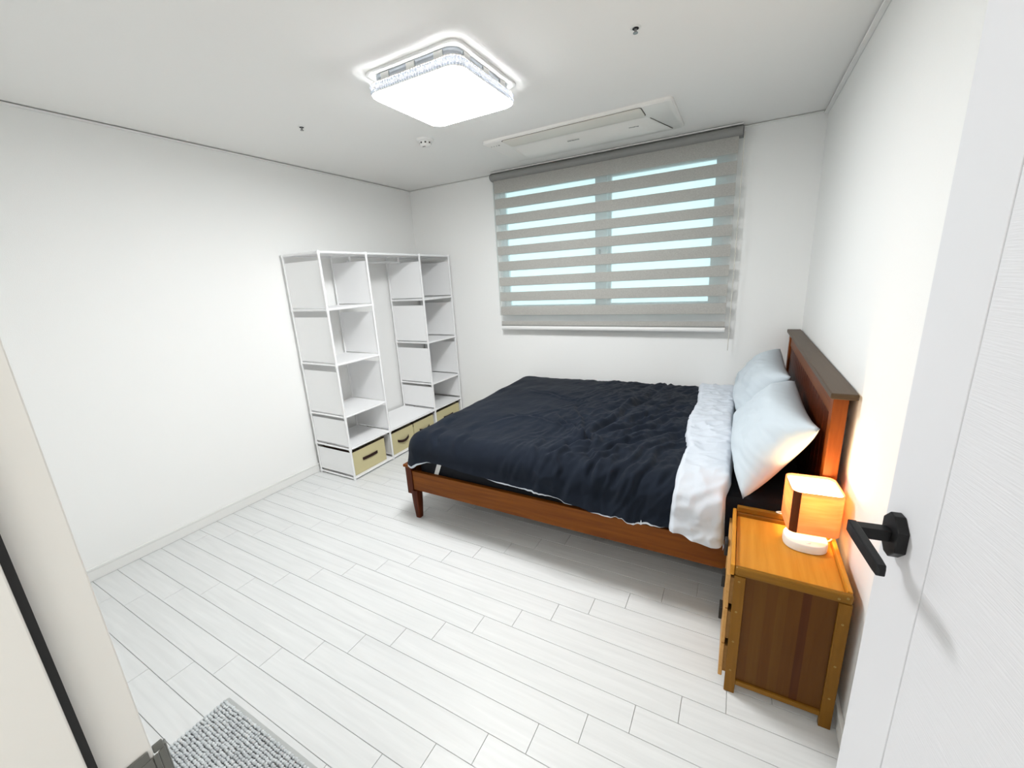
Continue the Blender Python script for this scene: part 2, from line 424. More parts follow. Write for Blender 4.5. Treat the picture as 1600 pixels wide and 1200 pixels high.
# ================================================================== CEILING THINGS
LX, LY = 1.672, -1.618
cl = empty('ceiling_light', 'square flush ceiling light with glowing white diffuser and crystal rim', 'ceiling light', (LX, LY, H))
MB().loft([rrect(LX, LY, z, w, w, .05) for z, w in ((H, .497), (H-.005, .497), (H-.007, .492))]).build('mounting_plate', M_trimw, cl, smooth=True)
MB().loft([rrect(LX, LY, z, .435, .435, .045) for z in (H-.007, H-.042)]).build('chrome_body', M_chrome, cl, smooth=True)
for dx in (-.14, 0, .14):
    for sy, in ((-1,), (1,)):
        MB().box(LX+dx-.022, LX+dx+.022, LY+sy*.2176, LY+sy*.2225, H-.040, H-.010).build('clip', M_trimw, cl, bevel=.003)
        MB().box(LX+sy*.2176, LX+sy*.2225, LY+dx-.022, LY+dx+.022, H-.040, H-.010).build('clip', M_trimw, cl, bevel=.003)
zr1, zr0 = H-.042, H-.080
MB().loft([rrect(LX, LY, z, w, w, .055, 8) for z, w in ((zr0-.0005, .470), (zr0-.003, .470), (zr0-.007, .458), (zr0-.0085, .40), (zr0-.009, .2))]).build('diffuser', M_diff, cl, smooth=True)
MB().loft([rrect(LX, LY, z, w, w, .055, 8) for z, w in ((zr1-.001, .44), (zr1-.001, .452), (zr0, .452), (zr0, .44))]).build('light_guide', M_skirt, cl, smooth=True)
# crystal rim: three rows of small faceted studs on a clear band
loop = rrect(LX, LY, 0, .476, .476, .055, 8)
pts = []
per = [Vector(p) for p in loop]; L = 0; seg = []
for i in range(len(per)):
    a, b = per[i], per[(i+1) % len(per)]; seg.append((a, b, (b-a).length)); L += (b-a).length
NS = 144
def at(s_):
    s_ %= L
    for a, b, l in seg:
        if s_ <= l: return a+(b-a)*(s_/l), Vector(((b-a).y, -(b-a).x, 0)).normalized()
        s_ -= l
    return seg[-1][1], Vector((1, 0, 0))
rim = MB(); rows = 2; hr = (zr1-zr0)/rows
for i in range(NS):
    for j in range(rows):
        s0 = (i+.5*(j % 2))*L/NS; hwid = L/NS/2
        p, n_ = at(s0); pa, _ = at(s0-hwid); pb, _ = at(s0+hwid)
        zc = zr0+hr*(j+.5)
        top = p+Vector((0, 0, zc+hr/2)); bot = p+Vector((0, 0, zc-hr/2))
        lft = pa+Vector((0, 0, zc)); rgt = pb+Vector((0, 0, zc)); apex = p+n_*.006+Vector((0, 0, zc))
        rim.add([top, lft, bot, rgt, apex], [(0, 1, 4), (1, 2, 4), (2, 3, 4), (3, 0, 4)])
rim.build('crystal_rim', M_crystal, cl, fix=False)
MB().loft([rrect(LX, LY, z, w, w, .055, 8) for z, w in ((zr1, .466), (zr1, .478), (zr1-.003, .478), (zr1-.003, .466))], caps=False).build('rim_band', M_white_plastic, cl, smooth=True)
MB().loft([rrect(LX, LY, z, w, w, .055, 8) for z, w in ((zr0+.003, .466), (zr0+.003, .478), (zr0, .478), (zr0, .466))], caps=False).build('rim_band', M_white_plastic, cl, smooth=True)

# air conditioner cassette
AX0, AX1, AY0, AY1 = 1.345, 2.515, -.80, -.285
ac = empty('air_conditioner', 'flush white ceiling air conditioner above the window blind', 'air conditioner', ((AX0+AX1)/2, (AY0+AY1)/2, H))
MB().loft([rrect((AX0+AX1)/2, (AY0+AY1)/2, z, AX1-AX0-i, AY1-AY0-i, .025) for z, i in ((H, 0), (H-.012, 0), (H-.018, .012))]).build('fascia', M_acw, ac, smooth=True)
zb = H-.0182
def rr2(x0, x1, y0, y1, z, r, i=0): return rrect((x0+x1)/2, (y0+y1)/2, z, x1-x0-i, y1-y0-i, r)
MB().loft([rr2(1.482, 2.355, -.795, -.645, zb-.0003, .022), rr2(1.482, 2.355, -.795, -.645, zb-.001, .022)]).build('grille_gap', M_acdark, ac)
MB().loft([rr2(1.487, 2.350, -.790, -.650, zb-.001, .02), rr2(1.487, 2.350, -.790, -.650, zb-.004, .02), rr2(1.487, 2.350, -.790, -.650, zb-.005, .02, .004)]).build('intake_grille', M_acgrille, ac, smooth=True)
# long louver: a bowed blade with slanted ends
rowsv = []
N = 40
for i in range(N+1):
    u = i/N; row = []
    for j in range(13):
        v = j/12
        x0, x1 = 1.44+.035*(1-v)-.02*v, 2.355+.09*v
        x = x0+(x1-x0)*u
        y = -.632+.315*v
        endf = min(1, min(u, 1-u)/.07); endf = endf*endf*(3-2*endf)
        row.append((x, y, zb-.0005-.032*endf*max(0, math.sin(math.pi*v))**1.1))
    rowsv.append(row)
lou = MB().grid(rowsv).build('louver', M_acw, ac, smooth=True)
MB().loft([[(2.366+dx, -.60, zb-.0002+dz), (2.369+dx, -.60, zb-.0002+dz), (2.453+dx, -.325, zb-.0002+dz), (2.449+dx, -.325, zb-.0002+dz)] for dx, dz in ((0, 0), (0, -.0022))]).build('louver_gap', M_acdark, ac)
flip = Matrix.Rotation(math.pi, 4, 'X')
off = Matrix.Translation(-ac.location)
def loz(y):                       # height of the louver skin at y
    v = (y+.632)/.315; return zb-.0005-.032*math.sin(math.pi*v)**1.1
text_obj('lettering', 'SAMSUNG', .017, M_ink, ac, off @ Matrix.Translation((1.89, -.57, loz(-.57)-.003)) @ Matrix.Rotation(R(-7), 4, 'X') @ flip)
text_obj('lettering', 'WindFree', .014, M_ink, ac, off @ Matrix.Translation((2.268, -.57, loz(-.57)-.003)) @ Matrix.Rotation(R(-7), 4, 'X') @ flip)
for i, s_ in enumerate((.003, .003, .003, .005)):
    MB().lathe([(s_, 0), (s_, -.001)], (1.374+.019*i, -.722, zb), 12).build('indicator_dot', M_dark if i == 3 else M_ink, ac)

# smoke detector
sx, sy = 1.097, -1.065
sd = empty('smoke_detector', 'round white smoke detector with dark slots under the ceiling light', 'smoke detector', (sx, sy, H))
MB().lathe([(.052, 0), (.052, -.010), (.047, -.014)], (sx, sy, H), 40).build('base', M_trimw, sd, smooth=True)
MB().lathe([(.036, -.0142), (.035, -.032), (.028, -.040), (.012, -.043)], (sx, sy, H), 40).build('head', M_trimw, sd, smooth=True)
for k in range(8):
    a = math.atan2(-3.33-sy, 2.9-sx)+R(45*k)
    p = Vector((sx+.0352*math.cos(a), sy+.0352*math.sin(a), H-.0245))
    t = Vector((-math.sin(a), math.cos(a), 0)); n_ = Vector((math.cos(a), math.sin(a), 0))
    MB().add([p+t*i*.0052+n_*j*.0012+Vector((0, 0, q*.0045)) for q in (-1, 1) for j in (-1, 1) for i in (-1, 1)],
             [(0, 2, 3, 1), (4, 5, 7, 6), (0, 1, 5, 4), (2, 6, 7, 3), (0, 4, 6, 2), (1, 3, 7, 5)]).build('slot', M_dark, sd)
a = math.atan2(-3.33-sy, 2.9-sx)
MB().box(sx-.012, sx+.008, sy-.018, sy-.012, H-.0446, H-.0425).build('status_mark', M_ink, sd)

def sprinkler(x, y, label):
    t = empty('sprinkler_head', label, 'sprinkler', (x, y, H), 'ceiling sprinkler heads')
    MB().lathe([(.020, 0), (.020, -.0015), (.014, -.003)], (x, y, H), 24).build('escutcheon', M_trimw, t, smooth=True)
    MB().lathe([(.0115, -.0031), (.0115, -.0045)], (x, y, H), 20).build('recess', M_dark, t)
    MB().lathe([(.005, -.0046), (.0045, -.016), (.009, -.0165), (.009, -.0185)], (x, y, H), 16).build('nozzle', M_brass, t, smooth=True)
sprinkler(2.487, -1.529, 'small dark sprinkler head in the ceiling right of the ceiling light')
sprinkler(.709, -1.642, 'small dark sprinkler head in the ceiling left of the ceiling light')

# ================================================================== ROLLER BLIND
BX0, BX1 = .995, 2.815
bl = empty('roller_blind', 'grey striped day and night roller blind over the window', 'blind', ((BX0+BX1)/2, -.07, .97))
prof = []
for k in range(13):
    a = R(-95+k*190/12)
    prof.append((-.062-.048*math.cos(a), 2.258+.030*math.sin(a)))
prof = [(-.012, 2.228)]+prof+[(-.012, 2.288)]
x0c, x1c = .978, 2.835
MB().loft([[(x, y, z) for y, z in prof] for x in (x0c, x1c)]).build('cassette', M_blindcover, bl, smooth=True)
for x, sgn in ((x0c, -1), (x1c, 1)):
    MB().loft([[(xx, y, z) for y, z in prof] for xx in (x+sgn*.0003, x+sgn*.004)]).build('end_cap', M_joint, bl)
MB().box(x0c, x1c, -.098, -.012, 2.2885, 2.2965).build('mounting_rail', M_blindrail, bl, bevel=.001)
edges = [(2.232, 2.133, 0), (2.133, 2.087, 1), (2.087, 2.011, 0), (2.011, 1.958, 1), (1.958, 1.884, 0), (1.884, 1.828, 1), (1.828, 1.760, 0),
         (1.760, 1.703, 1), (1.703, 1.633, 0), (1.633, 1.576, 1), (1.576, 1.500, 0), (1.500, 1.442, 1), (1.442, 1.369, 0), (1.369, 1.314, 1),
         (1.314, 1.237, 0), (1.237, 1.187, 1), (1.187, 1.112, 0), (1.112, 1.058, 1), (1.058, 1.018, 0)]
for y, sh in ((-.076, 0.0), (-.052, .004)):
    for zt_, zb_, sheer in edges:
        if sheer: MB().box(BX0+.002, BX1-.002, y-.0003, y+.0003, zb_-sh, zt_-sh).build('sheer_band', M_sheer, bl)
        else: MB().box(BX0, BX1, y-.0006, y+.0006, zb_-sh, zt_-sh).build('opaque_band', M_blind, bl)
rl = MB().loft([[(x, -.064+.016*math.cos(a)*(1 if True else 1), .998+.021*math.sin(a)) for a in [R(22.5*k) for k in range(16)]] for x in (BX0-.002, BX1+.002)])
rl.build('bottom_rail', M_blindrail, bl, smooth=True)
MB().box(BX0, BX1, -.080, -.048, 1.0195, 1.023).build('rail_insert', M_blindcover, bl)
ch = []
cx_ = 2.845
for k in range(60): ch.append((cx_, -.088, 2.245-k*(2.245-.875)/59))
for k in range(1, 12):
    a = math.pi*k/12; ch.append((cx_, -.065-.023*math.cos(a), .875-.023*math.sin(a)))
for k in range(60): ch.append((cx_, -.042, .875+k*(2.245-.875)/59))
MB().tube(ch, .0022, 6).build('bead_chain', M_bead, bl, smooth='all')

# ================================================================== TUBE SHELF with cloth covers
XB, XF = .030, .417
cols = [-1.445, -1.040, -.446, -.030]
lev = [.014, .252, .505, .897, 1.288, 1.668]
sh = empty('shelving_unit', 'white tube frame shelf with two towers joined by a low middle bay', 'shelf', ((XB+XF)/2, -.74, 0))
TB = .016
for x in (XB, XF):
    for y in cols:
        MB().tube([(x, y, 0), (x, y, lev[-1]+.006)], .0085, 10).build('post', M_steel, sh, smooth=True)
jv = MB().lathe([(.011, -.012), (.012, 0), (.011, .012)], (0, 0, 0), 10)
jm = None
def joint(x, y, z):
    global jm
    if jm is None:
        jm = jv.build('tube_joint', M_steel, None, smooth=True); jm.parent = sh; o = jm
    else: o = dup(jm, sh)
    o.location = Vector((x, y, z))-sh.location
towers = [(cols[0], cols[1]), (cols[2], cols[3])]
for ya, yb in towers:
    for z in lev:
        for x in (XB, XF):
            MB().tube([(x, ya+.009, z), (x, yb-.009, z)], .0075, 8).build('crossbar', M_steel, sh, smooth=True)
        for y in (ya, yb):
            MB().tube([(XB+.009, y, z), (XF-.009, y, z)], .0075, 8).build('side_bar', M_steel, sh, smooth=True)
        for x in (XB, XF):
            for y in (ya, yb): joint(x, y, z)
        # the shelf sheet hangs in the frame
        MB().box(XB+.004, XF-.002, ya+.008, yb-.008, z+.0076, z+.0096).build('shelf_sheet', M_pp, sh)
    for y, d in ((ya, 1), (yb, -1)):
        for a, b in zip(lev[:-1], lev[1:]):
            lo = .018 if a > .3 else .024
            hi = .050 if b > .6 else .028
            MB().box(XB+.010, XF-.010, y-.0012, y+.0012, a+lo, b-hi).build('side_panel', M_pp, sh, bevel=.0006)
for z in (lev[0], lev[1], lev[-1]):
    for x in (XB, XF):
        MB().tube([(x, cols[1]+.009, z), (x, cols[2]-.009, z)], .0075, 8).build('crossbar', M_steel, sh, smooth=True)
    MB().box(XB+.004, XF-.002, cols[1]+.009, cols[2]-.009, z+.0076, z+.0096).build('shelf_sheet', M_pp, sh)
rod_x = .20
MB().tube([(rod_x, cols[1]+.004, 1.622), (rod_x, cols[2]-.004, 1.622)], .0085, 10).build('hanging_rod', M_steel, sh, smooth=True)
for y in (cols[1]+.03, cols[2]-.03):
    MB().tube([(rod_x, y, 1.606), (rod_x, y, 1.664)], .011, 10).build('rod_clip', M_steel, sh, smooth=True)
for y in cols:
    MB().tube([(XF, y, lev[-1]+.0061), (XF, y, lev[-1]+.0085)], .0065, 10).build('end_plug', M_joint, sh)

def storage_bin(y0, y1, label, sag):
    z0, z1 = .0255, .222
    xf, xb = .404, .06
    t = empty('storage_bin', label, 'storage box', ((xf+xb)/2, (y0+y1)/2, z0), 'cream storage boxes at the foot of the shelf')
    th = .003
    b = MB().box(xb, xf, y0, y1, z0, z0+th).box(xf-th, xf, y0, y1, z0+th, z1).box(xb, xb+th, y0, y1, z0+th, z1)
    b.box(xb+th, xf-th, y0, y0+th, z0+th, z1).box(xb+th, xf-th, y1-th, y1, z0+th, z1)
    b.build('box_body', M_bin, t, bevel=.0015)
    e = .0012
    MB().box(xf-th-e, xf+e, y0-e, y1+e, z1-.006, z1+.0008).box(xb-e, xb+th+e, y0-e, y1+e, z1-.006, z1+.0008)\
        .box(xb+th, xf-th, y0-e, y0+th, z1-.006, z1+.0008).box(xb+th, xf-th, y1-th, y1+e, z1-.006, z1+.0008).build('edge_tape', M_binbrown, t)
    for y in (y0-.0011, y1+.0001):
        MB().box(xb+.02, xf-.004, y, y+.001, z0+.001, z0+.03).box(xb+.02, xf-.004, y, y+.001, z1-.04, z1-.007).build('side_tape', M_binbrown, t)
    yc = (y0+y1)/2; hwid = min(.075, (y1-y0)*.25); rows_ = []
    for i in range(17):
        u = -1+2*i/16; y = yc+u*hwid
        z = .130-sag*(1-u*u); x = xf+.0015+(.004+sag*.5)*(1-u*u)
        rows_.append([(x, y, z-.0115), (x, y, z+.0115), (x+.0025, y, z+.0115), (x+.0025, y, z-.0115)])
    MB().loft(rows_).build('handle', M_binbrown, t, smooth=True)
storage_bin(-1.425, -1.100, 'cream canvas storage box with flat brown handle in the near shelf tower', .001)
storage_bin(-1.022, -.752, 'cream canvas storage box in the middle bay next to the near tower', .016)
storage_bin(-.742, -.468, 'cream canvas storage box in the middle bay next to the far tower', .016)
storage_bin(-.425, -.052, 'cream canvas storage box in the far shelf tower by the window wall', .002)

# ================================================================== BED
BY0, BY1 = -1.650, -.035        # near and far sides
bed = empty('bed', 'walnut stained wooden bed frame with headboard against the right wall', 'bed', (2.2, (BY0+BY1)/2, 0))
def rail(y0, y1):
    MB().box(1.2105, 3.205, y0, y1, .196, .322).build('side_rail', M_bedwood, bed, bevel=.003)
rail(-1.642, -1.617); rail(-.068, -.043)
MB().box(1.170, 1.194, -1.6005, -.0845, .192, .343).build('foot_rail', M_bedwood_y, bed, bevel=.003)
MB().box(1.152, 1.212, BY0-.004, BY1+.004, .3445, .362).build('foot_cap', M_bedwood_y, bed, bevel=.004)
for y0, y1 in ((-1.648, -1.601), (-.084, -.037)):
    MB().box(1.163, 1.210, y0, y1, .166, .344).build('foot_post', M_bedwood_z, bed, bevel=.003)
for yc in (-1.6235, -.0615):
    MB().loft([[(1.214+sx_*w, yc+sy_*w, z) for sx_, sy_ in ((-1, -1), (-.5, -1.15), (.5, -1.15), (1, -1), (1.15, 0), (1, 1), (0, 1.15), (-1, 1), (-1.15, 0))]
               for z, w in ((.1915, .024), (.10, .021), (.0, .015))]).build('leg', M_bedwood_z, bed, smooth=True)
for y0, y1 in ((-1.640, -1.590), (-.095, -.045)):
    MB().box(3.206, 3.249, y0, y1, 0, .980).build('head_post', M_postwood, bed, bevel=.004)
MB().box(3.192, 3.268, -1.668, -.022, .981, 1.002).build('head_cap', M_capwood, bed, bevel=.004)
MB().box(3.213, 3.243, -1.5895, -.0955, .90, .9805).build('head_top_rail', M_bedwood_y, bed, bevel=.002)
MB().box(3.213, 3.243, -1.5895, -.0955, .22, .36).build('head_bottom_rail', M_bedwood_y, bed, bevel=.002)
NB = 20; pw = (1.5895-.0955)/NB
for k in range(NB):
    y = -1.5895+k*pw
    MB().box(3.218, 3.234, y+.0008, y+pw-.0008, .3605, .8995).build('headboard_board', M_bedwood_z, bed, bevel=.003)
for k in range(9):
    x = 1.32+k*.215
    MB().box(x, x+.075, -1.6165, -.0685, .205, .224).build('slat', M_bedwood_y, bed, bevel=.001)
MB().box(2.19, 2.25, -.87, -.81, 0, .2045).build('centre_leg', M_bedwood_z, bed, bevel=.002)

# mattress in its black sheet
def puffy(x0, x1, y0, y1, z0, z1, r, n=40):
    return MB().loft([rr2(x0, x1, y0, y1, z, .06, i) for z, i in
                      ((z0, 2*r), (z0+r*.3, r*.6), (z0+r, 0), ((z0+z1)/2, -.006), (z1-r, 0), (z1-r*.3, r*.6), (z1, 2*r))])
mt = empty('mattress', 'mattress in a black fitted sheet on the bed', 'mattress', (2.2, -.84, .2245))
puffy(1.225, 3.196, -1.606, -.078, .2245, .528, .035).build('mattress_body', M_black, mt, smooth=True)
mb_ = MB()
mb_.loft([[(1.363+.033*t+dx, -1.6135-dy, .318+t*.078) for dx, dy in ((0, 0), (.031, 0), (.031, .002), (0, .002))] for t in (0, .5, 1)])
mb_.build('corner_strap', M_strap, mt)

# ------------------------------------------------------------------ duvet
def smooth01(t): t = max(0, min(1, t)); return t*t*(3-2*t)
TOPZ = .562; RB = .10
XC0, YN, YFAR = 1.292, -1.568, -.155     # flat core of the bed top
hem_pts = [(1.10, .378), (1.21, .378), (1.30, .405), (1.369, .426), (1.472, .428), (1.664, .414), (1.80, .407), (2.045, .405), (2.14, .40), (2.306, .378), (2.411, .360), (2.51, .374), (2.55, .358), (2.618, .381), (2.70, .370), (2.78, .364), (2.86, .369), (2.95, .37)]
def hem(x):
    if x <= hem_pts[0][0]: return hem_pts[0][1]
    for (a, za), (b, zb_) in zip(hem_pts[:-1], hem_pts[1:]):
        if x <= b: return za+(zb_-za)*(x-a)/(b-a)
    return hem_pts[-1][1]
creases = [  # (x0,y0,x1,y1,depth,width) running out from the knot in the middle
    (2.24, -1.36, 2.02, -.90, .010, .022), (2.24, -1.36, 2.36, -.72, .014, .026), (2.25, -1.37, 2.52, -.95, .010, .022),
    (2.24, -1.36, 1.98, -1.10, .010, .02), (2.24, -1.36, 2.12, -1.58, .010, .022), (2.25, -1.37, 2.34, -1.62, .012, .024),
    (2.10, -1.22, 1.72, -1.16, .006, .02), (2.0, -.75, 1.6, -.62, .006, .022), (2.36, -.72, 2.42, -.30, .010, .03),
    (2.42, -1.05, 2.62, -.50, .009, .024), (2.44, -1.25, 2.66, -.86, .010, .022), (2.40, -1.42, 2.64, -1.12, .010, .02),
    (2.36, -1.62, 2.50, -1.25, .010, .02), (2.48, -1.64, 2.60, -1.32, .011, .02), (2.58, -1.64, 2.66, -1.30, .010, .02),
    (2.20, -1.64, 2.17, -1.44, .008, .02), (2.06, -1.62, 2.02, -1.42, .006, .02), (1.9, -1.0, 1.62, -1.30, .005, .024),
    (1.42, -1.62, 1.34, -1.36, .006, .03), (1.60, -1.62, 1.56, -1.40, .005, .03)]
def wrinkle(x, y):
    h = 0
    for x0, y0, x1, y1, d, w in creases:
        dx, dy = x1-x0, y1-y0; L2 = dx*dx+dy*dy
        t = ((x-x0)*dx+(y-y0)*dy)/L2
        tt = max(0, min(1, t))
        wob = .012*math.sin(9*t+x0*7)
        px, py = x0+dx*tt, y0+dy*tt
        q = ((x-px)*-dy+(y-py)*dx)/math.sqrt(L2)+wob
        e = math.hypot(max(0, abs(t-.5)-.5)*math.sqrt(L2), 0)
        fall = math.exp(-(e/.05)**2)*(1-.5*tt)
        d *= 1.5
        h += fall*(d*1.0*math.exp(-((q-w*.9)/w)**2)-d*1.1*math.exp(-(q/(w*.75))**2))
    k = smooth01((x-1.55)/.9)
    # soft folds that run mostly across the bed, fanning towards the head
    a = x*math.cos(.35)+y*math.sin(.35)*-1; b = -x*math.sin(.35)*-1+y*math.cos(.35)
    n1 = noise.noise(Vector((a*11, b*3.2, 1.7)))
    n2 = noise.noise(Vector((a*24+1.3*noise.noise(Vector((x*4, y*4, 3))), b*8, 4.1)))
    n3 = noise.noise(Vector((x*4, y*4, 9.3)))
    n4 = noise.noise(Vector((x*46, y*38, 2.3)))
    h += k*(.0125*(1-abs(n1)*2.4)*.8+.0075*(1-abs(n2)*2.6))+.008*n3+(.0008+.0018*k)*n4
    h += (1-k)*.0040*noise.noise(Vector((x*12, y*8, 7)))
    return h
def drape(x, y, lift=0.0, amp=1.0, wr=wrinkle, sx=0):
    """x, y on the flat sheet -> point on the bed, lifted along the normal"""
    a = max(0, XC0-x); b = 0; sgn = 0
    if y < YN: b = YN-y; sgn = -1
    elif y > YFAR: b = y-YFAR; sgn = 1
    d = max(a, b)
    r = RB
    if d <= 0: n = Vector((0, 0, 1)); p = Vector((x, y, TOPZ))
    else:
        hyp = math.hypot(a, b); nx, ny = -a/hyp, sgn*b/hyp
        ang = min(d/r, math.pi/2); g = r*(1-math.cos(ang)); hh_ = r*math.sin(ang)
        if d > r*math.pi/2:
            e = d-r*math.pi/2; g += e; hh_ += (.012 if sgn > 0 else .020)*smooth01(e/.12)
        qx, qy = max(x, XC0), min(max(y, YN), YFAR)
        # rounded plan corner: blend the nearest core point inwards
        p = Vector((qx+nx*hh_, qy+ny*hh_, TOPZ-g))
        n = Vector((nx*math.sin(ang), ny*math.sin(ang), math.cos(ang)))
    # gentle crown in the middle of the bed
    p.z += .016*math.sin(math.pi*max(0, min(1, (y-YN)/(YFAR-YN))))*smooth01((x-1.2)/.3)
    return p+n*(lift+amp*wr(x, y))
def flat_len(z):                # overhang that brings the hem down to z
    g = TOPZ-z
    return RB*math.pi/2+(g-RB) if g > RB else RB*math.acos(1-g/RB)
dv = empty('duvet', 'rumpled dark navy duvet with a pale turned back edge on the bed', 'duvet', (2.1, -.84, .53))
NX, NY = 230, 240
X1 = 2.90; XA = XC0-flat_len(.385); YB = YFAR+flat_len(.47)
def duv_rows(x0, x1, nx, ny, lift, amp, wr, hem_off=0.0, xa=None):
    rows_ = []
    for i in range(nx+1):
        x = x0(0)+(x1-x0(0))*i/nx if callable(x0) else x0+(x1-x0)*i/nx
        row = []
        for j in range(ny+1):
            v = j/ny
            xs_ = max(x, 1.2)
            ya = YN-flat_len(hem(xs_)+hem_off)
            y = ya+(YB-ya)*v
            row.append(drape(x, y, lift, amp, wr))
        rows_.append(row)
    return rows_
top = MB().grid(duv_rows(XA, X1, NX, NY, .012, 1.3, wrinkle)).build('cover', M_navy, dv, smooth='all')
lining_wr = lambda x, y: wrinkle(x, y)
low = MB().grid(duv_rows(XA+.004, X1-.02, 110, 110, -.005, 1.0, wrinkle, 0.0)).build('underside', M_pale, dv, smooth='all')
low['label'] = 'pale underside showing along the hem'
# white hem strip that shows under the edge where the side lifts
def hem_strip(pts):
    rows_ = []
    for x, w in pts:
        ya = YN-flat_len(hem(max(x, 1.2)))
        rows_.append([drape(x, ya+.012, .0105, 1.3), drape(x, ya, .0105, 1.3), drape(x, ya-w*.5, .0105, 1.3), drape(x, ya-w, .0095, 1.3), drape(x, ya-w, -.006)])
    return MB().grid(rows_)
import itertools
def fine(a, b, n, f): return [(a+(b-a)*i/n, f(a+(b-a)*i/n)) for i in range(n+1)]
hem_strip(fine(1.76, 2.28, 60, lambda x: .011*math.sin(math.pi*(x-1.76)/.52)**.6*(.75+.25*math.sin(x*31)))).build('hem_edge', M_pale, dv, smooth='all')
hem_strip(fine(2.36, 2.70, 44, lambda x: .012*math.sin(math.pi*min(1, (x-2.36)/.34))**.6*(.7+.3*math.sin(x*27)))).build('hem_edge', M_pale, dv, smooth='all')
hem_strip(fine(XA+.02, 1.42, 40, lambda x: .013*min(1, max(.02, (1.42-x)/.14)))).build('hem_edge', M_pale, dv, smooth='all')

# turned back edge: the pale reverse folded over the navy side
def fold_left(y):        # x of the fold's lower boundary
    tb = [(-1.95, 2.705), (-1.80, 2.705), (-1.62, 2.712), (-1.50, 2.716), (-1.34, 2.722), (-1.14, 2.698), (-.94, 2.686), (-.75, 2.698), (-.59, 2.706), (-.35, 2.69), (-.10, 2.675), (.1, 2.67)]
    for (a, xa), (b, xb) in zip(tb[:-1], tb[1:]):
        if y <= b: return xa+(xb-xa)*smooth01((y-a)/(b-a))
    return tb[-1][1]
def fold_right(y):
    return 2.922+.005*math.sin(y*9)+.005*math.sin(y*3.1+1)-.018*smooth01((-1.57-y)/.08)
def fold_wr(x, y):
    k = noise.noise(Vector((x*9, y*16, 5.5))); k2 = noise.noise(Vector((x*14-y*6, y*22, 8.8)))
    return .010*(1-abs(k)*2.2)+.0065*(1-abs(k2)*2.4)+.005*noise.noise(Vector((x*5, y*5, .4)))+.0012*noise.noise(Vector((x*50, y*50, 1)))
frow = []
NU, NV = 60, 240
for i in range(NU+1):
    u = i/NU; row = []
    for j in range(NV+1):
        v = j/NV
        ya = YN-flat_len(hem(2.8)-.002+.012*math.sin(u*5+1))
        y = ya+(YB-ya)*v
        xl, xr = fold_left(y), fold_right(y)
        x = xl+(xr-xl)*u
        # puffed section: rises quickly from the lower edge, rolls down at the head side
        pr = .030*min(1, (u/.10))**.5*(1 if u < .86 else math.sqrt(max(0, 1-((u-.86)/.14)**2)))
        row.append(drape(x, y, .013+pr, 1.0 if .02 < u < .98 else .3, fold_wr))
    frow.append(row)
# close the head end down to the sheet
last = frow[-1]
frow.append([p+Vector((.004, 0, -.016)) for p in last]); frow.append([p+Vector((.0, 0, -.034)) for p in last])
first = [p+Vector((.004, 0, -.010)) for p in frow[0]]
fo = MB().grid([first]+frow).build('turned_back_edge', M_pale, dv, smooth='all')
fo['label'] = 'pale grey turned back edge of the duvet'

# ------------------------------------------------------------------ pillows
def pillow(name, label, yc, hw_, b0, t0, thick, seed, tilt, twist=0, hh_=.235):
    """lies with its lower edge at b0=(x,z) on the sheet and its upper edge at t0 on the headboard"""
    bx, bz = b0; tx, tz = t0
    up_ = Vector((tx-bx, 0, tz-bz)); Lh = up_.length; up_.normalize()
    side = Vector((0, 1, 0)); nrm = side.cross(up_); 
    if nrm.x > 0: nrm = -nrm
    cen = Vector(((bx+tx)/2, yc, (bz+tz)/2))
    t = empty(name, label, 'pillow', (cen.x, yc, bz), 'pillows at the head of the bed')
    n = 44; rowsF, rowsB = [], []
    for i in range(n+1):
        u = -1+2*i/n; rf, rb = [], []
        for j in range(n+1):
            v = -1+2*j/n
            # outline: edges pulled in between the four corner tips
            pu = u*hw_*(1-.085*(1-v*v)**1.0*abs(u)**2); pv = v*Lh/2*(1-.09*(1-u*u)*abs(v)**2)
            cu_ = (1-abs(u)**3.2); cv_ = (1-abs(v)**3.0)
            prof_ = max(0, cu_*cv_)**.52
            ns = noise.noise(Vector((u*2.2+seed, v*2.2, 1)))*.018+noise.noise(Vector((u*5+seed+v*2, v*3, 3)))*.011+(1-abs(noise.noise(Vector((u*4+v*3+seed, v*7-u*2, 6))))*2)*.004
            # puckers along the seams
            ed = (max(abs(u), abs(v)))**6
            pk = .006*ed*(1-max(abs(u), abs(v))**20)*math.sin(34*(u if abs(v) > abs(u) else v)+seed)
            base = cen+side*pu+up_*pv
            base.z += tilt*u*.5*(v+1)*.5
            sag = Vector((0, 0, -.012*(1-u*u)*max(0, v)**2))
            rf.append(base+nrm*(prof_*thick*.62+(ns+pk)*prof_)+sag)
            rb.append(base-nrm*(prof_*thick*.30)+sag)
        rowsF.append(rf); rowsB.append(rb)
    mbp = MB().grid(rowsF).grid([r_[::-1] for r_ in rowsB])
    o = mbp.build('pillow_case', M_pillow, t, fix=False)
    bm = bmesh.new(); bm.from_mesh(o.data); bmesh.ops.remove_doubles(bm, verts=bm.verts, dist=.0004)
    bmesh.ops.recalc_face_normals(bm, faces=bm.faces); bm.to_mesh(o.data); bm.free()
    for p in o.data.polygons: p.use_smooth = True
    return t
pillow('pillow', 'pale blue pillow nearest the lamp leaning on the headboard', -1.272, .398, (2.966, .554), (3.175, .862), .21, 1.3, -.02)
pillow('pillow', 'pale blue pillow on the window side leaning on the headboard', -.482, .378, (2.968, .554), (3.158, .875), .21, 5.1, .02)

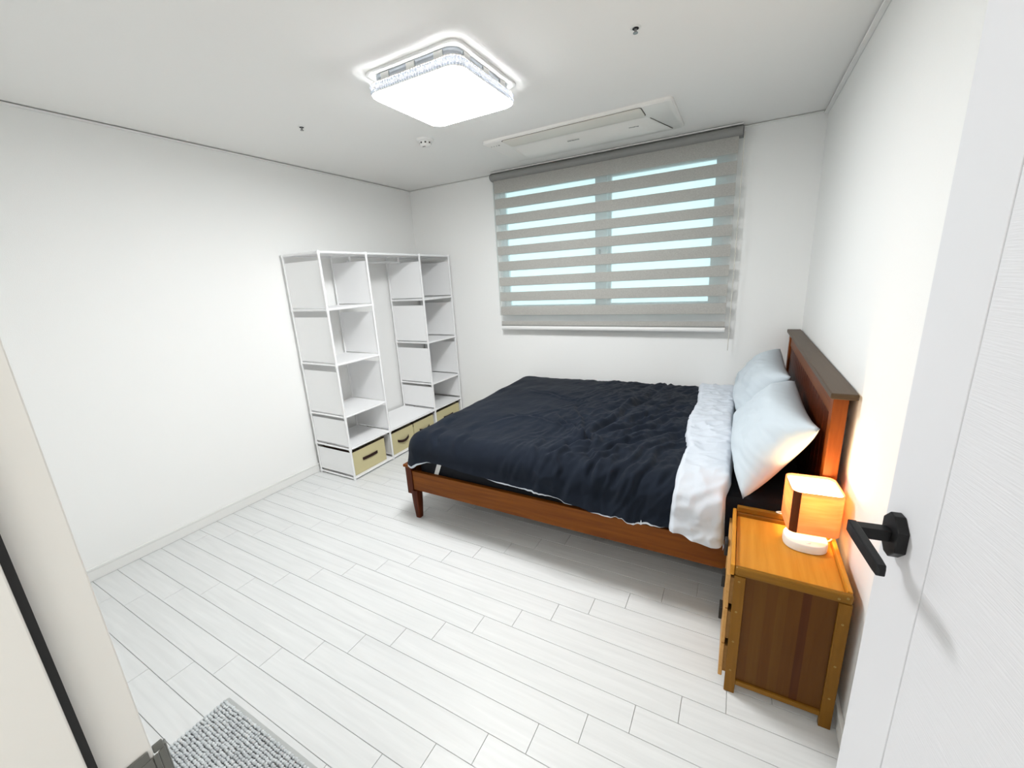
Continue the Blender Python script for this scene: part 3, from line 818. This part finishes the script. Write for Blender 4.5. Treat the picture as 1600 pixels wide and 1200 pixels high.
# ================================================================== NIGHTSTAND
NX0, NX1, NY0, NY1 = 2.950, 3.250, -2.034, -1.664
ns = empty('nightstand', 'bamboo nightstand with three drawers and black pull tabs', 'nightstand', ((NX0+NX1)/2, (NY0+NY1)/2, 0))
def side_frame(y0, y1, near):
    pr = ns
    MB().box(NX0, NX0+.032, y0, y1, 0, .470).build('leg', M_bamboo_shaded_z, pr, bevel=.002)
    MB().box(NX1-.032, NX1, y0, y1, 0, .470).build('leg', M_bamboo_shaded_z, pr, bevel=.002)
    MB().box(NX0, NX1, y0, y1, .4705, .502).build('side_top_rail', M_bamboo_shaded_x, pr, bevel=.007)
    MB().box(NX0+.0325, NX1-.0325, y0, y1, .040, .058).build('side_bottom_rail', M_bamboo_shaded_x, pr, bevel=.0015)
    k = 0; x = NX0+.0325; ws = [.026, .034, .03, .027, .036, .022, .030, .032]
    tot = NX1-NX0-.065; f_ = tot/sum(ws)
    order = [0, 2, 0, 2, 0, 1, 0, 0]
    for w_, mi in zip(ws, order):
        w_ *= f_
        yi = (y0+.007, y1-.002) if near else (y0+.002, y1-.007)
        MB().box(x, x+w_, yi[0], yi[1], .0585, .470).build('panel_strip', M_slats[mi], pr)
        x += w_
side_frame(NY0, NY0+.018, True)
side_frame(NY1-.018, NY1, False)
MB().box(NX0+.002, NX1-.014, NY0+.0185, NY1-.0185, .472, .484).build('top_board', M_bamboo_y, ns, bevel=.001)
MB().box(NX1-.0135, NX1, NY0+.0185, NY1-.0185, .10, .504).build('back_rail', M_bamboo_y, ns, bevel=.003)
MB().box(NX0, NX1-.0, NY1-.018, NY1, .5025, .524).build('end_ledge', M_bamboo_shaded_x, ns, bevel=.003)
MB().box(NX0-.0135, NX0-.0005, NY0+.006, NY1, .466, .506).build('front_lip', M_bamboo_y, ns, bevel=.003)
for za, zb_ in ((.332, .462), (.189, .327), (.047, .184)):
    d_ = MB().box(NX0-.022, NX0-.0095, NY0+.010, NY1-.004, za, zb_).build('drawer', M_drawer, ns, bevel=.0025)
    MB().box(NX0-.009, NX1-.03, NY0+.026, NY1-.026, za+.008, za+.014).box(NX0-.009, NX1-.03, NY0+.026, NY0+.034, za+.0145, zb_-.02)\
        .box(NX0-.009, NX1-.03, NY1-.034, NY1-.026, za+.0145, zb_-.02).build('drawer_box', M_drawer, d_)
    yc = -1.845; zc = zb_-.012
    MB().box(NX0-.0335, NX0-.0225, yc-.022, yc+.022, zc-.030, zc+.022).build('pull_tab', M_tab, d_, bevel=.002)
for x, z in ((NX0+.014, .452), (NX0+.014, .335), (NX0+.014, .215), (NX0+.014, .095), (NX1-.034, .484), (NX1-.014, .492), (NX1-.016, .40), (NX1-.016, .245), (NX1-.016, .12)):
    rg = MB().loft([[(x+r_*math.cos(R(30*k)), NY0-h_, z+r_*math.sin(R(30*k))) for k in range(12)] for r_, h_ in ((.0032, .0), (.0032, .0007), (.0018, .0007), (.0016, -.0005))], caps=False)
    rg.build('screw', M_screw, ns)

# ================================================================== TABLE LAMP
tz = .4842
lx, ly, lr = 3.172, -1.770, R(5)
lamp = empty('table_lamp', 'lit table lamp with a square wood veneer shade on the nightstand', 'lamp', (lx, ly-.02, tz))
# base: rounded D shaped white foot
def sup(cx, cy, z, a, b, e, n=48):
    o = []
    for k in range(n):
        t = 2*math.pi*k/n; c_, s_ = math.cos(t), math.sin(t)
        o.append((cx+a*math.copysign(abs(c_)**(2/e), c_), cy+b*math.copysign(abs(s_)**(2/e), s_), z))
    return o
bcx, bcy = 3.158, -1.782
MB().loft([sup(bcx, bcy, z, a, a*.93, 2.5) for z, a in ((tz, .060), (tz+.003, .064), (tz+.026, .064), (tz+.030, .0615), (tz+.0302, .03))]).build('lamp_foot', M_white_plastic, lamp, smooth=True)
MB().lathe([(.009, 0), (.008, .002), (.004, .0026)], (bcx+.004, bcy-.036, tz+.0303), 20).build('touch_button', M_white_plastic, lamp, smooth=True)
SW = .150; zs0, zs1 = tz+.050, tz+.203
scx, scy = 3.172, -1.726
MB().loft([rrect(scx, scy, tz+.0303, .05, .05, .012, 4, lr), rrect(scx, scy, zs0+.001, .05, .05, .012, 4, lr)]).build('neck', M_white_plastic, lamp, smooth=True)
lo_, li_ = SW, SW-.006
shd = MB().loft([rrect(scx, scy, zs0, lo_, lo_, .026, 8, lr), rrect(scx, scy, zs1, lo_, lo_, .026, 8, lr), rrect(scx, scy, zs1, li_, li_, .024, 8, lr), rrect(scx, scy, zs0, li_, li_, .024, 8, lr), rrect(scx, scy, zs0, lo_, lo_, .026, 8, lr)], caps=False)
shd.build('lamp_shade', M_veneer, lamp, smooth=True)
# dark wooden corner strip
cxs = MB()
arc_o = rrect(scx, scy, 0, lo_+.002, lo_+.002, .026, 8, lr)[18:27]
arc_i = rrect(scx, scy, 0, lo_+.0004, lo_+.0004, .026, 8, lr)[18:27]
lp = arc_o[3:9]+arc_i[3:9][::-1]
cxs.loft([[(x, y, z) for x, y, _ in lp] for z in (zs0+.0005, zs1-.0005)])
cxs.build('corner_strip', M_darkpost, lamp)
MB().loft([rrect(scx, scy, z, .066, .066, .02, 5, lr) for z in (zs0+.0015, zs0+.006)]).build('lamp_plate', M_white_plastic, lamp)
MB().lathe([(.010, zs0+.0065), (.024, zs0+.035), (.031, zs0+.065), (.030, zs0+.082), (.020, zs0+.098), (.004, zs0+.100)], (scx, scy, 0), 24).build('bulb', M_bulb, lamp, smooth='all')
MB().loft([rrect(scx, scy, z, li_-.001, li_-.001, .0235, 8, lr) for z in (zs1-.014, zs1-.009)]).build('shade_diffuser', M_lampdiff, lamp)
cord = [(bcx+.060, bcy+.018, tz+.014), (bcx+.074, bcy+.022, tz+.020), (bcx+.084, bcy+.032, tz+.034), (bcx+.090, bcy+.050, tz+.056), (bcx+.090, bcy+.080, tz+.050), (bcx+.098, bcy+.104, tz+.026), (bcx+.106, bcy+.112, tz-.04), (bcx+.106, bcy+.112, tz-.20)]
def spline(pts, n=8):
    P = [Vector(p) for p in pts]; P = [P[0]]+P+[P[-1]]; out = []
    for i in range(1, len(P)-2):
        for k in range(n):
            t = k/n; a, b, c_, d = P[i-1], P[i], P[i+1], P[i+2]
            out.append(.5*((2*b)+(c_-a)*t+(2*a-5*b+4*c_-d)*t*t+(3*b-a-3*c_+d)*t**3))
    out.append(P[-2]); return out
MB().tube(spline(cord), .0028, 8).build('power_cord', M_white_plastic, lamp, smooth='all')
cord2 = [(3.125, -1.680, .5268), (3.105, -1.676, .5275), (3.090, -1.679, .527), (3.080, -1.673, .5268), (3.090, -1.666, .5268), (3.104, -1.669, .527), (3.118, -1.674, .5268), (3.140, -1.676, .5268)]
MB().tube(spline(cord2), .0025, 8).build('power_cord', M_white_plastic, lamp, smooth='all')
pl = bpy.data.lights.new('bulb_light', 'POINT'); pl.energy = TABLE_LAMP; pl.color = (1.0, .72, .38); pl.shadow_soft_size = .03
po = bpy.data.objects.new('bulb_light', pl); COL.objects.link(po); po.parent = lamp
po.location = Vector((scx, scy, zs0+.118))-lamp.location

# ================================================================== BATH MAT
mx0, mx1, my0, my1 = 1.364, 2.10, -3.225, -2.846
mtt = empty('bath_mat', 'grey chenille mat on the floor by the doorway', 'mat', ((mx0+mx1)/2, (my0+my1)/2, 0))
MB().loft([rr2(mx0, mx1, my0, my1, z, .008, i) for z, i in ((.0004, 0), (.0035, 0), (.005, .003))]).build('backing', M_matbase, mtt, smooth=True)
ico = bmesh.new(); bmesh.ops.create_icosphere(ico, subdivisions=1, radius=1)
iv = [v.co.copy() for v in ico.verts]; ifc = [tuple(v.index for v in f.verts) for f in ico.faces]; ico.free()
pile = MB(); st = .0108
nx_, ny_ = int((mx1-mx0-.016)/st), int((my1-my0-.016)/st)
for i in range(nx_):
    for j in range(ny_):
        x = mx0+.009+st*(i+.5)+random.uniform(-.0014, .0014); y = my0+.009+st*(j+.5)+random.uniform(-.0014, .0014)
        rx, ry, rz = .0066*random.uniform(.9, 1.1), .0058*random.uniform(.9, 1.1), .0085*random.uniform(.8, 1.2)
        tx, ty = random.uniform(-.25, .25), random.uniform(-.25, .25)
        pile.add([(x+v.x*rx+v.z*rz*tx, y+v.y*ry+v.z*rz*ty, .0115+v.z*rz) for v in iv], ifc)
po_ = pile.build('chenille_pile', M_matpile, mtt, smooth='all', fix=False); po_['kind'] = 'stuff'
